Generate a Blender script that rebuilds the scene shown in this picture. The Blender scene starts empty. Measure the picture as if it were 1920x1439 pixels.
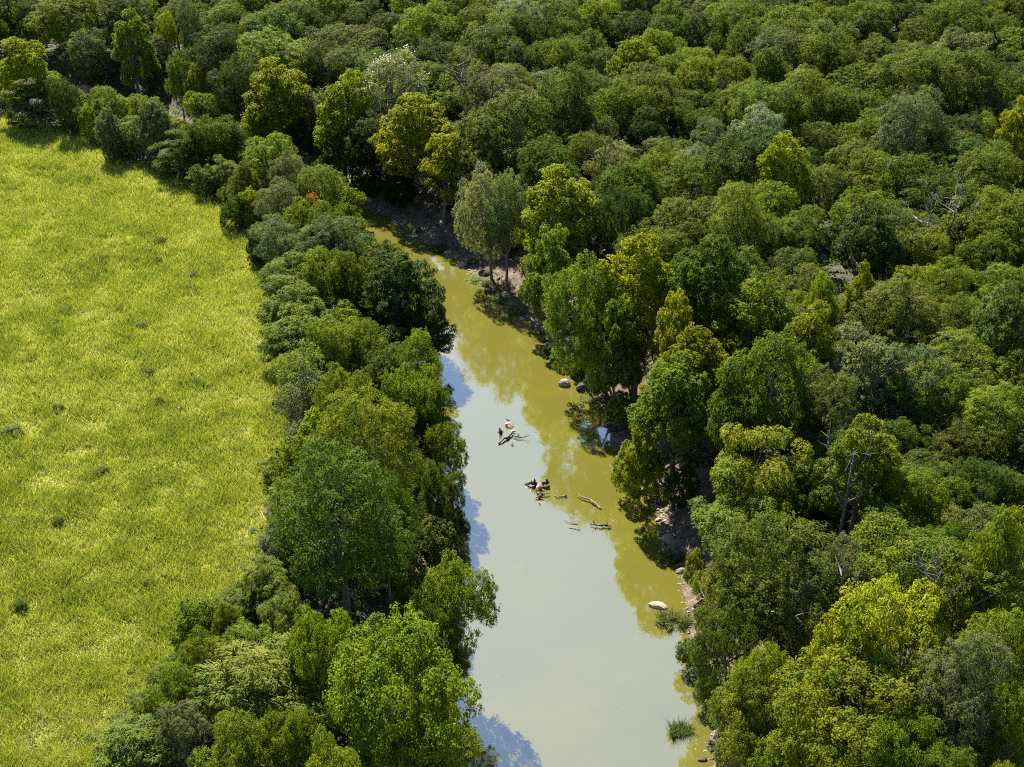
import bpy, math, random
import numpy as np
from mathutils import Vector

# ------------------------------------------------------------------ camera, sky, sun, exposure
S = bpy.context.scene
C = S.collection
CAM_H, PITCH, HFOV = 62.0, math.radians(28.0), math.radians(40.0)
PW, PH = 1920.0, 1439.0
F = PW / 2 / math.tan(HFOV / 2)
cam_d = bpy.data.cameras.new('camera'); cam = bpy.data.objects.new('camera', cam_d); C.objects.link(cam)
cam_d.sensor_width = 36.0; cam_d.lens = 18.0 / math.tan(HFOV / 2)
cam_d.clip_start = 1.0; cam_d.clip_end = 6000.0
cam.location = (0, 0, CAM_H); cam.rotation_euler = (math.pi / 2 - PITCH, 0, 0)
S.camera = cam
SUN_AZ, SUN_EL = math.radians(-21.0), math.radians(47.0)      # azimuth from +Y towards +X
W = bpy.data.worlds.new('World'); S.world = W; W.use_nodes = True
wn = W.node_tree.nodes; wl = W.node_tree.links
sky = wn.new('ShaderNodeTexSky'); sky.sky_type = 'NISHITA'; sky.sun_disc = False
sky.sun_elevation = SUN_EL; sky.sun_rotation = SUN_AZ % (2 * math.pi)
sky.air_density = 1.0; sky.dust_density = 0.12; sky.ozone_density = 1.2
wn['Background'].inputs['Strength'].default_value = 0.06
wl.new(sky.outputs[0], wn['Background'].inputs['Color'])
sun_d = bpy.data.lights.new('sun', 'SUN'); sun_d.energy = 5.0; sun_d.angle = math.radians(0.5); sun_d.color = (1.0, 0.93, 0.79)
sun = bpy.data.objects.new('sun', sun_d); C.objects.link(sun)
sv = Vector((math.sin(SUN_AZ) * math.cos(SUN_EL), math.cos(SUN_AZ) * math.cos(SUN_EL), math.sin(SUN_EL)))
sun.rotation_euler = sv.to_track_quat('Z', 'Y').to_euler()
S.view_settings.view_transform = 'Standard'; S.view_settings.look = 'None'
S.view_settings.gamma = 1.0; S.view_settings.use_curve_mapping = False
S.view_settings.exposure = 2.25
HAZE = 0.0
S.cycles.max_bounces = 6; S.cycles.diffuse_bounces = 1; S.cycles.pixel_filter_type = 'BLACKMAN_HARRIS'; S.cycles.filter_width = 1.05; S.cycles.use_denoising = False; S.cycles.glossy_bounces = 2; S.cycles.transmission_bounces = 4

# ------------------------------------------------------------------ helpers
rng = np.random.default_rng(7)
random.seed(7)
cP, sP = math.cos(PITCH), math.sin(PITCH)
def ray(px, py):
    a, b = (px - PW / 2) / F, (PH / 2 - py) / F
    return np.array([a, cP + b * sP, -sP + b * cP])
def at(px, py, z=0.0):
    d = ray(px, py); t = (z - CAM_H) / d[2]
    return np.array([d[0] * t, d[1] * t, z])
def project(p):
    x, y, z = p[0], p[1], p[2] - CAM_H
    f = y * cP - z * sP
    return PW / 2 + F * x / f, PH / 2 - F * (y * sP + z * cP) / f, f

def tag(o, label=None, cat=None, group=None, kind=None):
    if label: o['label'] = label
    if cat: o['category'] = cat
    if group: o['group'] = group
    if kind: o['kind'] = kind
    return o
def link(name, me, mat=None, parent=None):
    o = bpy.data.objects.new(name, me); C.objects.link(o)
    if mat and me and not me.materials: me.materials.append(mat)
    if parent: o.parent = parent
    return o
def mesh_from(name, V, faces_flat, n_per, attr=None, smooth=False):
    """V (N,3); faces_flat ints; n_per verts per face (constant)."""
    me = bpy.data.meshes.new(name)
    V = np.asarray(V, dtype=np.float32); fl = np.asarray(faces_flat, dtype=np.int32).ravel()
    nf = len(fl) // n_per
    me.vertices.add(len(V)); me.vertices.foreach_set('co', V.ravel())
    me.loops.add(len(fl)); me.loops.foreach_set('vertex_index', fl)
    me.polygons.add(nf); me.polygons.foreach_set('loop_start', np.arange(nf, dtype=np.int32) * n_per)
    me.polygons.foreach_set('loop_total', np.full(nf, n_per, dtype=np.int32))
    if smooth: me.polygons.foreach_set('use_smooth', np.ones(nf, dtype=bool))
    if attr:
        for k, v in attr.items():
            a = me.attributes.new(k, 'FLOAT', 'POINT'); a.data.foreach_set('value', np.asarray(v, dtype=np.float32))
    me.update(calc_edges=True); me.validate()
    return me
def unit(v): return v / (np.linalg.norm(v, axis=-1, keepdims=True) + 1e-9)
def smooth01(t): t = np.clip(t, 0, 1); return t * t * (3 - 2 * t)
_wr = np.random.default_rng(3)
_wv = [(_wr.uniform(0, 6.28), _wr.uniform(0, 6.28), _wr.uniform(.6, 1.7)) for _ in range(9)]
def wave(x, y, s):
    """smooth pseudo-noise about -1..1 with feature size s"""
    r = 0
    for a, p, k in _wv: r = r + np.sin((x * math.cos(a) + y * math.sin(a)) * k * 6.283 / s / 1.6 + p + 1.3 * np.sin((x * math.sin(a * 2) - y * math.cos(a * 3)) * 4.1 / s + p * 2))
    return r / 4.0

class Tubes:
    """collects tapered tubes into one mesh"""
    def __init__(s): s.V = []; s.Q = []; s.n = 0
    def add(s, pts, rads, n=6, cap=True):
        pts = np.asarray(pts, float); m = len(pts)
        tang = unit(np.gradient(pts, axis=0))
        ref = np.array([0.3, 0.2, 1.0]) if abs(tang[0][2]) < .8 else np.array([1.0, 0.1, 0.0])
        base = s.n
        for i in range(m):
            u = np.cross(tang[i], ref); u /= np.linalg.norm(u) + 1e-9; v = np.cross(tang[i], u)
            for k in range(n):
                a = 6.2832 * k / n
                s.V.append(pts[i] + rads[i] * (math.cos(a) * u + math.sin(a) * v))
        for i in range(m - 1):
            for k in range(n):
                a, b = base + i * n + k, base + i * n + (k + 1) % n
                s.Q += [a, b, b + n, a + n]
        s.n += m * n
        if cap:
            for e, ring in ((0, 0), (m - 1, (m - 1) * n)):
                s.V.append(pts[e] + tang[e] * rads[e] * (.35 if e else -.35)); c = s.n; s.n += 1
                for k in range(n):
                    a, b = base + ring + k, base + ring + (k + 1) % n
                    s.Q += [a, c, c, b] if False else [a, b, c, c]
    def mesh(s, name):
        me = bpy.data.meshes.new(name)
        q = np.array(s.Q).reshape(-1, 4)
        faces = [tuple(f[:3]) if f[2] == f[3] else tuple(f) for f in q.tolist()]
        me.from_pydata([tuple(v) for v in s.V], [], faces)
        me.polygons.foreach_set('use_smooth', np.ones(len(faces), dtype=bool)); me.update()
        return me

# ------------------------------------------------------------------ materials
def new_mat(name):
    m = bpy.data.materials.new(name); m.use_nodes = True; m.node_tree.nodes.clear()
    return m, m.node_tree.nodes, m.node_tree.links
def noise(n, l, scale, detail=4, rough=.6, vec=None):
    t = n.new('ShaderNodeTexNoise'); t.inputs['Scale'].default_value = scale; t.inputs['Detail'].default_value = detail; t.inputs['Roughness'].default_value = rough
    if vec: l.new(vec, t.inputs['Vector'])
    return t
def ramp(n, l, fac, stops):
    r = n.new('ShaderNodeValToRGB'); e = r.color_ramp.elements
    while len(e) < len(stops): e.new(0.5)
    for i, (p, c) in enumerate(stops): e[i].position = p; e[i].color = (*c, 1)
    l.new(fac, r.inputs[0]); return r
def mixc(n, l, fac, a, b, mode='MIX'):
    m = n.new('ShaderNodeMix'); m.data_type = 'RGBA'; m.blend_type = mode
    for k, v in ((0, fac), (6, a), (7, b)):
        if hasattr(v, 'default_value') or hasattr(v, 'is_linked'): l.new(v, m.inputs[k])
        else: m.inputs[k].default_value = (v if k == 0 else (*v, 1))
    return m.outputs[2]

def leaf_material(name, trans=.45, gloss=.04, base=None):
    m, n, l = new_mat(name)
    oi = n.new('ShaderNodeObjectInfo'); at_ = n.new('ShaderNodeAttribute'); at_.attribute_name = 'tint'
    if base is None: col = oi.outputs['Color']
    else:
        c = n.new('ShaderNodeRGB'); c.outputs[0].default_value = (*base, 1); col = c.outputs[0]
    if base is None:
        tco = n.new('ShaderNodeTexCoord'); pn = noise(n, l, .45, 2, .5, tco.outputs['Object']); pr = ramp(n, l, pn.outputs['Fac'], [(.34, (.68, .86, 1.15)), (.5, (1, 1, 1)), (.66, (1.16, 1.09, .88))])
        col = mixc(n, l, 1.0, col, pr.outputs[0], 'MULTIPLY')
    mr = n.new('ShaderNodeMapRange'); mr.inputs['To Min'].default_value = .45; mr.inputs['To Max'].default_value = 1.55
    l.new(at_.outputs['Fac'], mr.inputs['Value'])
    hs = n.new('ShaderNodeHueSaturation')
    hm = n.new('ShaderNodeMapRange'); hm.inputs['To Min'].default_value = .515; hm.inputs['To Max'].default_value = .485
    l.new(at_.outputs['Fac'], hm.inputs['Value']); l.new(hm.outputs[0], hs.inputs['Hue'])
    l.new(mr.outputs[0], hs.inputs['Value']); l.new(col, hs.inputs['Color'])
    bs = n.new('ShaderNodeBsdfPrincipled'); bs.inputs['Roughness'].default_value = .5; bs.inputs['Specular IOR Level'].default_value = gloss
    l.new(hs.outputs[0], bs.inputs['Base Color'])
    tr = n.new('ShaderNodeBsdfTranslucent')
    tc = mixc(n, l, 1.0, hs.outputs[0], (1.35, 1.42, .5), 'MULTIPLY'); l.new(tc, tr.inputs['Color'])
    mx = n.new('ShaderNodeMixShader'); mx.inputs[0].default_value = trans
    l.new(bs.outputs[0], mx.inputs[1]); l.new(tr.outputs[0], mx.inputs[2])
    o = n.new('ShaderNodeOutputMaterial'); l.new(mx.outputs[0], o.inputs[0])
    return m
LEAF = leaf_material('leaf')
def simple_mat(name, c1, c2, scale, rough=.9, c3=None, bump=.0, detail=5, spec=.3):
    m, n, l = new_mat(name)
    tc = n.new('ShaderNodeTexCoord')
    t = noise(n, l, scale, detail, .65, tc.outputs['Object'])
    st = [(.3, c1), (.7, c2)] if c3 is None else [(.28, c1), (.5, c2), (.72, c3)]
    r = ramp(n, l, t.outputs['Fac'], st)
    b = n.new('ShaderNodeBsdfPrincipled'); b.inputs['Roughness'].default_value = rough; b.inputs['Specular IOR Level'].default_value = spec
    l.new(r.outputs[0], b.inputs['Base Color'])
    if bump:
        t2 = noise(n, l, scale * 2.5, 4, .7, tc.outputs['Object'])
        bp = n.new('ShaderNodeBump'); bp.inputs['Strength'].default_value = bump; bp.inputs['Distance'].default_value = .05
        l.new(t2.outputs['Fac'], bp.inputs['Height']); l.new(bp.outputs[0], b.inputs['Normal'])
    o = n.new('ShaderNodeOutputMaterial'); l.new(b.outputs[0], o.inputs[0])
    return m
BARK = simple_mat('bark', (.045, .036, .028), (.12, .10, .08), 5, c3=(.17, .15, .125), bump=.5)
DEADWOOD = simple_mat('dead_wood', (.045, .039, .032), (.09, .08, .068), 4, c3=(.155, .14, .122), bump=.4)
WETWOOD = simple_mat('wet_wood', (.012, .009, .006), (.03, .02, .013), 4, rough=.55, c3=(.07, .045, .025), bump=.4)
DRIFT = simple_mat('driftwood', (.06, .04, .025), (.15, .105, .065), 9, c3=(.28, .20, .14), bump=.4)
STONE = simple_mat('stone', (.10, .08, .065), (.19, .155, .13), 3.0, c3=(.30, .25, .21), bump=.6)
PALESTONE = simple_mat('pale_stone', (.20, .15, .105), (.30, .24, .175), 3.0, c3=(.38, .31, .24), bump=.5)
DARKSTONE = simple_mat('dark_stone', (.018, .016, .014), (.045, .04, .034), 2.5, c3=(.09, .08, .068), bump=.6)
MEADOW = simple_mat('meadow_ground', (.11, .125, .014), (.16, .17, .02), .35, c3=(.22, .20, .05))
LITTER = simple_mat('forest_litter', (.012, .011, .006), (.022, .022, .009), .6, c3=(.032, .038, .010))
BANK = simple_mat('bank_earth', (.026, .018, .010), (.060, .043, .027), 1.3, c3=(.145, .11, .076), bump=.8, detail=8)
REDEARTH = simple_mat('red_earth', (.14, .055, .035), (.24, .11, .075), 1.5, c3=(.33, .18, .13), bump=.8)

# ------------------------------------------------------------------ terrain
def poly_px(pts, z): return np.array([at(x, y, z)[:2] for x, y in pts])
RB = poly_px([(1375, 1700), (1352, 1540), (1338, 1439), (1333, 1380), (1322, 1330), (1318, 1290), (1296, 1200), (1278, 1120), (1268, 1060), (1247, 1010), (1226, 945), (1185, 895),
              (1155, 845), (1143, 790), (1120, 755), (1072, 700), (1030, 645), (1000, 610), (960, 580), (915, 548), (872, 498), (812, 462), (770, 432), (735, 412), (690, 388),
              (655, 368), (600, 335), (540, 303), (470, 280), (420, 263), (290, 228), (150, 205), (0, 190), (-200, 178), (-500, 165)], 0)
LB = poly_px([(860, 1700), (850, 1540), (846, 1439), (845, 1360), (852, 1280), (850, 1180), (842, 1080), (836, 1000), (830, 900), (815, 800), (795, 710), (770, 640), (745, 580), (718, 520),
              (700, 470), (680, 440), (655, 415), (610, 385), (540, 345), (420, 300), (290, 262), (150, 232), (0, 214), (-200, 200), (-500, 186)], 0)
FIELD = poly_px([(40, 1600), (90, 1500), (170, 1400), (235, 1330), (285, 1262), (345, 1190), (432, 1115), (478, 1040), (492, 980), (497, 900), (505, 830), (505, 760), (500, 690), (498, 610),
                 (484, 540), (462, 480), (448, 440), (405, 392), (310, 345), (215, 305), (140, 262), (60, 240), (0, 222), (-120, 200)], 4.2)
_o = np.argsort(FIELD[:, 1]); FY, FX = FIELD[_o, 1], FIELD[_o, 0]
def field_x(y): return np.where(y > FY[-1], FX[-1] - (y - FY[-1]) * 3.0, np.interp(y, FY, FX))
def dens(P, step=.7):
    out = []
    for a, b in zip(P[:-1], P[1:]):
        k = max(2, int(np.linalg.norm(b - a) / step)); t = np.linspace(0, 1, k, endpoint=False)[:, None]
        out.append(a + (b - a) * t)
    return np.vstack(out)
def wig(P, seed):
    r = np.random.default_rng(seed); D = dens(P)
    s = np.arange(len(D)); n = np.stack([-np.gradient(D[:, 1]), np.gradient(D[:, 0])], 1); n = unit(n)
    w = .22 * np.sin(s * .35 + r.uniform(0, 6)) + .16 * np.sin(s * .83 + r.uniform(0, 6)) + .1 * np.sin(s * 1.9)
    return D + n * w[:, None]
RBd, LBd = wig(RB, 1), wig(LB, 2)
def in_poly(x, y, P):
    ins = np.zeros(x.shape, bool); n = len(P); j = n - 1
    for i in range(n):
        xi, yi, xj, yj = P[i][0], P[i][1], P[j][0], P[j][1]
        c = ((yi > y) != (yj > y)) & (x < (xj - xi) * (y - yi) / (yj - yi + 1e-12) + xi)
        ins ^= c; j = i
    return ins
RIVER = np.vstack([RBd[::2], LBd[::2][::-1]])
def min_d(x, y, P):
    d = np.full(x.shape, 1e9)
    for i in range(0, len(P), 64):
        q = P[i:i + 64]
        dd = (x[..., None] - q[:, 0]) ** 2 + (y[..., None] - q[:, 1]) ** 2
        d = np.minimum(d, dd.min(-1))
    return np.sqrt(d)
def terrain(x, y):
    """returns height, side (0 water, 1 left, 2 right), distance to the waterline"""
    x = np.asarray(x, float); y = np.asarray(y, float)
    dr, dl = min_d(x, y, RBd), min_d(x, y, LBd)
    ins = in_poly(x, y, RIVER)
    left = dl < dr
    d = np.where(left, dl, dr)
    ero = wave(x, y, 6.0) * .12 + wave(x, y, 2.3) * .07
    hl = .06 + 4.2 * smooth01((d + .3) / 7.5) + wave(x, y, 25) * .25 * smooth01(d / 10)
    hr = .05 + .55 * smooth01(d / 2.6) + 3.9 * smooth01((d - 1.3) / 9.0) + (ero + wave(x, y, 30) * .5) * smooth01((d - .2) / 4) + np.clip(d - 12, 0, 400) * .006
    h = np.where(left, hl, hr)
    h = np.where(ins, -np.minimum(.05 + d * .28, 1.6), h)
    return h, np.where(ins, 0, np.where(left, 1, 2)), d
def zg(x, y): return float(terrain(np.array([x]), np.array([y]))[0][0])

gx = np.concatenate([np.arange(-140, -60, 2.5), np.arange(-60, 45, .8), np.arange(45, 141, 2.5)])
gy = np.concatenate([np.arange(40, 210, .8), np.arange(210, 401, 3.0)])
X, Y = np.meshgrid(gx, gy); Hh, SIDE, DD = terrain(X, Y)
nx, ny = len(gx), len(gy)
V = np.stack([X, Y, Hh], -1).reshape(-1, 3)
ii = (np.arange(ny - 1)[:, None] * nx + np.arange(nx - 1)[None]).ravel()
Q = np.stack([ii, ii + 1, ii + 1 + nx, ii + nx], 1)
xc, yc = V[Q].mean(1)[:, 0], V[Q].mean(1)[:, 1]
dq = DD.reshape(-1)[Q].mean(1); sq = SIDE.reshape(-1)[Q].max(1); sq0 = SIDE.reshape(-1)[Q].min(1)
is_field = (xc < field_x(yc) + .8) & (sq == 1) & (sq0 == 1)
is_bank = (~is_field) & ((dq < np.where(sq == 2, np.where(yc < 172, 6.5, 2.2), np.where(yc < 172, 2.5, 1.0))) | (sq0 == 0))
def sub(name, mask, mat, label):
    q = Q[mask]; u, inv = np.unique(q, return_inverse=True)
    o = link(name, mesh_from(name, V[u], inv.reshape(-1, 4), 4, smooth=True), mat); return tag(o, label, None, None, 'structure')
sub('meadow', is_field, MEADOW, 'sunny yellow green meadow left of the creek')
sub('creek_bank', is_bank, BANK, 'brown earth banks of the creek strewn with stones')
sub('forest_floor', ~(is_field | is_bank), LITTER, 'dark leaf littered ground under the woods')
# the land going on to the horizon, a ring round the detailed sheet
xs0, xs1, ys0, ys1 = gx[0], gx[-1], gy[0], gy[-1]
bx = [-3000, xs0, xs1, 3000]; by = [-2500, ys0, ys1, 4500]
RV, RQ = [], []
for j in range(4):
    for i in range(4): RV.append((bx[i], by[j], 3.0 if (i in (1, 2) and j in (1, 2)) else 5.0))
for j in range(3):
    for i in range(3):
        if i == 1 and j == 1: continue
        a = j * 4 + i; RQ += [a, a + 1, a + 5, a + 4]
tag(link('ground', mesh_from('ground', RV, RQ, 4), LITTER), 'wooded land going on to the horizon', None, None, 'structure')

# ------------------------------------------------------------------ the creek
m, n, l = new_mat('murky_water')
tc = n.new('ShaderNodeTexCoord')
n1 = noise(n, l, .11, 3, .5, tc.outputs['Object']); n2 = noise(n, l, .5, 4, .6, tc.outputs['Object'])
c = ramp(n, l, n1.outputs['Fac'], [(.35, (.082, .077, .015)), (.5, (.089, .082, .013)), (.68, (.101, .087, .011))])
c2 = mixc(n, l, n2.outputs['Fac'], c.outputs[0], (.078, .073, .015))
b = n.new('ShaderNodeBsdfPrincipled'); b.inputs['Roughness'].default_value = .035; b.inputs['IOR'].default_value = 3.1
l.new(c2, b.inputs['Base Color'])
mp = n.new('ShaderNodeMapping'); mp.inputs['Scale'].default_value = (1.0, .55, 1); l.new(tc.outputs['Object'], mp.inputs['Vector'])
n3 = noise(n, l, 2.2, 3, .55, mp.outputs[0]); n4 = noise(n, l, 11, 2, .5, mp.outputs[0])
ad = n.new('ShaderNodeMath'); ad.operation = 'MULTIPLY_ADD'; ad.inputs[1].default_value = .12; l.new(n4.outputs['Fac'], ad.inputs[0]); l.new(n3.outputs['Fac'], ad.inputs[2])
bp = n.new('ShaderNodeBump'); bp.inputs['Strength'].default_value = .10; bp.inputs['Distance'].default_value = .05
l.new(ad.outputs[0], bp.inputs['Height']); l.new(bp.outputs[0], b.inputs['Normal'])
o_ = n.new('ShaderNodeOutputMaterial'); l.new(b.outputs[0], o_.inputs[0])
WATER = m
wx, wy = np.arange(-140, 40, 2.0), np.arange(41, 260, 2.0)
WX, WY = np.meshgrid(wx, wy); ins = (min_d(WX, WY, RBd) < 4) | (min_d(WX, WY, LBd) < 4) | in_poly(WX, WY, RIVER)
wi = (np.arange(len(wy) - 1)[:, None] * len(wx) + np.arange(len(wx) - 1)[None]).ravel()
wq = np.stack([wi, wi + 1, wi + 1 + len(wx), wi + len(wx)], 1); wq = wq[ins.ravel()[wq].all(1)]
u, inv = np.unique(wq, return_inverse=True)
wv = np.stack([WX.ravel(), WY.ravel(), np.zeros(WX.size)], 1)[u]
tag(link('creek_water', mesh_from('creek_water', wv, inv.reshape(-1, 4), 4, smooth=True), WATER), 'still murky olive creek water reflecting the sky', None, None, 'structure')

# ------------------------------------------------------------------ foliage meshes
def cards(cen, nrm, ln, wd, r, fold=.3, along=None, tint=None):
    """folded rhombic leaves"""
    N = len(cen)
    rv = unit(r.normal(size=(N, 3))) if along is None else unit(along + r.normal(size=(N, 3)) * .35)
    u = unit(rv - nrm * (rv * nrm).sum(1, keepdims=True)); v = np.cross(nrm, u)
    L = (ln * r.uniform(.65, 1.3, N))[:, None]; Wd = (wd * r.uniform(.7, 1.25, N))[:, None]
    P = np.stack([cen - u * L, cen + v * Wd + nrm * Wd * fold, cen + u * L, cen - v * Wd + nrm * Wd * fold], 1).reshape(-1, 3)
    if tint is None: tint = r.uniform(0, 1, N)
    return P, np.repeat(np.clip(tint, 0, 1), 4)
def leaf_mesh(name, P, T): return mesh_from(name, P, np.arange(len(P)), 4, {'tint': T})

def ell_lobes(r, n, R, zc, hz, zmin, jit=.25, zlo=-.55):
    """lobe centres spread over an uneven ellipsoid"""
    pts = []
    for _ in range(n):
        best, bd = None, -1
        for _k in range(9):
            a = r.uniform(0, 6.2832); s = r.uniform(zlo, 1.0); c_ = math.sqrt(max(0, 1 - s * s)); k = r.uniform(.85 - jit, 1.02)
            p = np.array([R * k * c_ * math.cos(a), R * k * c_ * math.sin(a), max(zmin, zc + hz * s * k)])
            d = min([np.linalg.norm((p - q) / np.array([1, 1, 1.0])) for q in pts], default=9)
            if d > bd: best, bd = p, d
        pts.append(best)
    return np.array(pts)
def crown_leaves(r, lobes, rad, zc, n_cl, n_lf, cs, ln, wd, up=.35, out=.35, rand=.5, flat=.8, floor=.3, along_mode=None):
    """leaves on the shells of many small clumps, the clumps on the shells of the lobes"""
    cen, nr, al, tt = [], [], [], []
    ctr = np.array([0, 0, zc])
    for c0, rr in zip(lobes, rad):
        k = max(4, int(n_cl * (rr / np.mean(rad)) ** 2))
        d = unit(r.normal(size=(k * 3, 3)))
        o = unit(c0 - ctr + 1e-3)
        keep = (d @ o > -.4) & (d[:, 2] > -.8); d = d[keep][:k]
        p = c0 + d * rr * r.uniform(.66, 1.12, (len(d), 1)) * np.array([1, 1, flat])
        dist = np.linalg.norm((p[:, None] - lobes[None]) / np.array([1, 1, flat]), axis=2) / rad[None]
        bur = (dist < .6).sum(1) > 0; bur &= r.uniform(size=len(p)) < .85
        ok = (~bur) & (p[:, 2] > floor); p, d = p[ok], d[ok]
        if not len(p): continue
        M = len(p); q = np.repeat(p, n_lf, 0); dd = np.repeat(d, n_lf, 0)
        cd = unit(r.normal(size=(M * n_lf, 3)) + dd * .55 + np.array([0, 0, .35]))
        size = np.repeat(cs * r.uniform(.6, 1.45, (M, 1)), n_lf, 0)
        off = cd * size * r.uniform(.45, 1.05, (M * n_lf, 1)) * np.array([1, 1, .75])
        q = q + off
        nn = unit(cd * .8 + dd * out + np.array([0, 0, up]) + r.normal(size=q.shape) * rand)
        lt = r.uniform(.3, .7)
        cl = np.repeat(r.uniform(.1, .9, M), n_lf)
        cen.append(q); nr.append(nn); tt.append(lt * .3 + cl * .4 + .3 * r.uniform(0, 1, len(q)))
        if along_mode == 'out': al.append(dd * np.array([1, 1, .5]) + cd * .5)
        elif along_mode == 'up': al.append(np.tile([0, 0, 1.0], (len(q), 1)) + dd * .5)
        elif along_mode == 'down': al.append(np.tile([0, 0, -1.0], (len(q), 1)) + dd * .25)
    cen, nr, tt = np.vstack(cen), np.vstack(nr), np.concatenate(tt)
    return cards(cen, nr, ln, wd, r, along=np.vstack(al) if al else None, tint=tt)
def limbs(r, lobes, H, z0, r0, n_limb, lean=(0, 0)):
    t = Tubes()
    zt = H * .42
    tr = [np.array([0, 0, -.4]), np.array([lean[0] * .2, lean[1] * .2, zt * .35]), np.array([lean[0] * .6 + r.normal() * .12, lean[1] * .6 + r.normal() * .12, zt * .75]), np.array([lean[0], lean[1], zt])]
    tr += [np.array([lean[0] + r.normal() * .3, lean[1] + r.normal() * .3, H * .62]), np.array([lean[0] + r.normal() * .5, lean[1] + r.normal() * .5, H * .84])]
    t.add(tr, [r0 * 1.35, r0, r0 * .86, r0 * .7, r0 * .45, r0 * .12], 8)
    idx = r.permutation(len(lobes))[:n_limb]
    for i in idx:
        e = lobes[i]; s0 = r.uniform(.45, 1.0) * zt; s0 = min(s0, max(.5, e[2] * .8))
        a = np.array([lean[0] * s0 / zt, lean[1] * s0 / zt, s0]); mid = a * .5 + e * .5 + np.array([r.normal() * .25, r.normal() * .25, -.06 * np.linalg.norm(e - a)])
        t.add([a, a * .7 + mid * .3 + r.normal(size=3) * .08, mid, e * .75 + mid * .25 + r.normal(size=3) * .15, e], [r0 * .5, r0 * .4, r0 * .3, r0 * .19, r0 * .06], 5)
    return t.mesh('trunk')

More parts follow.
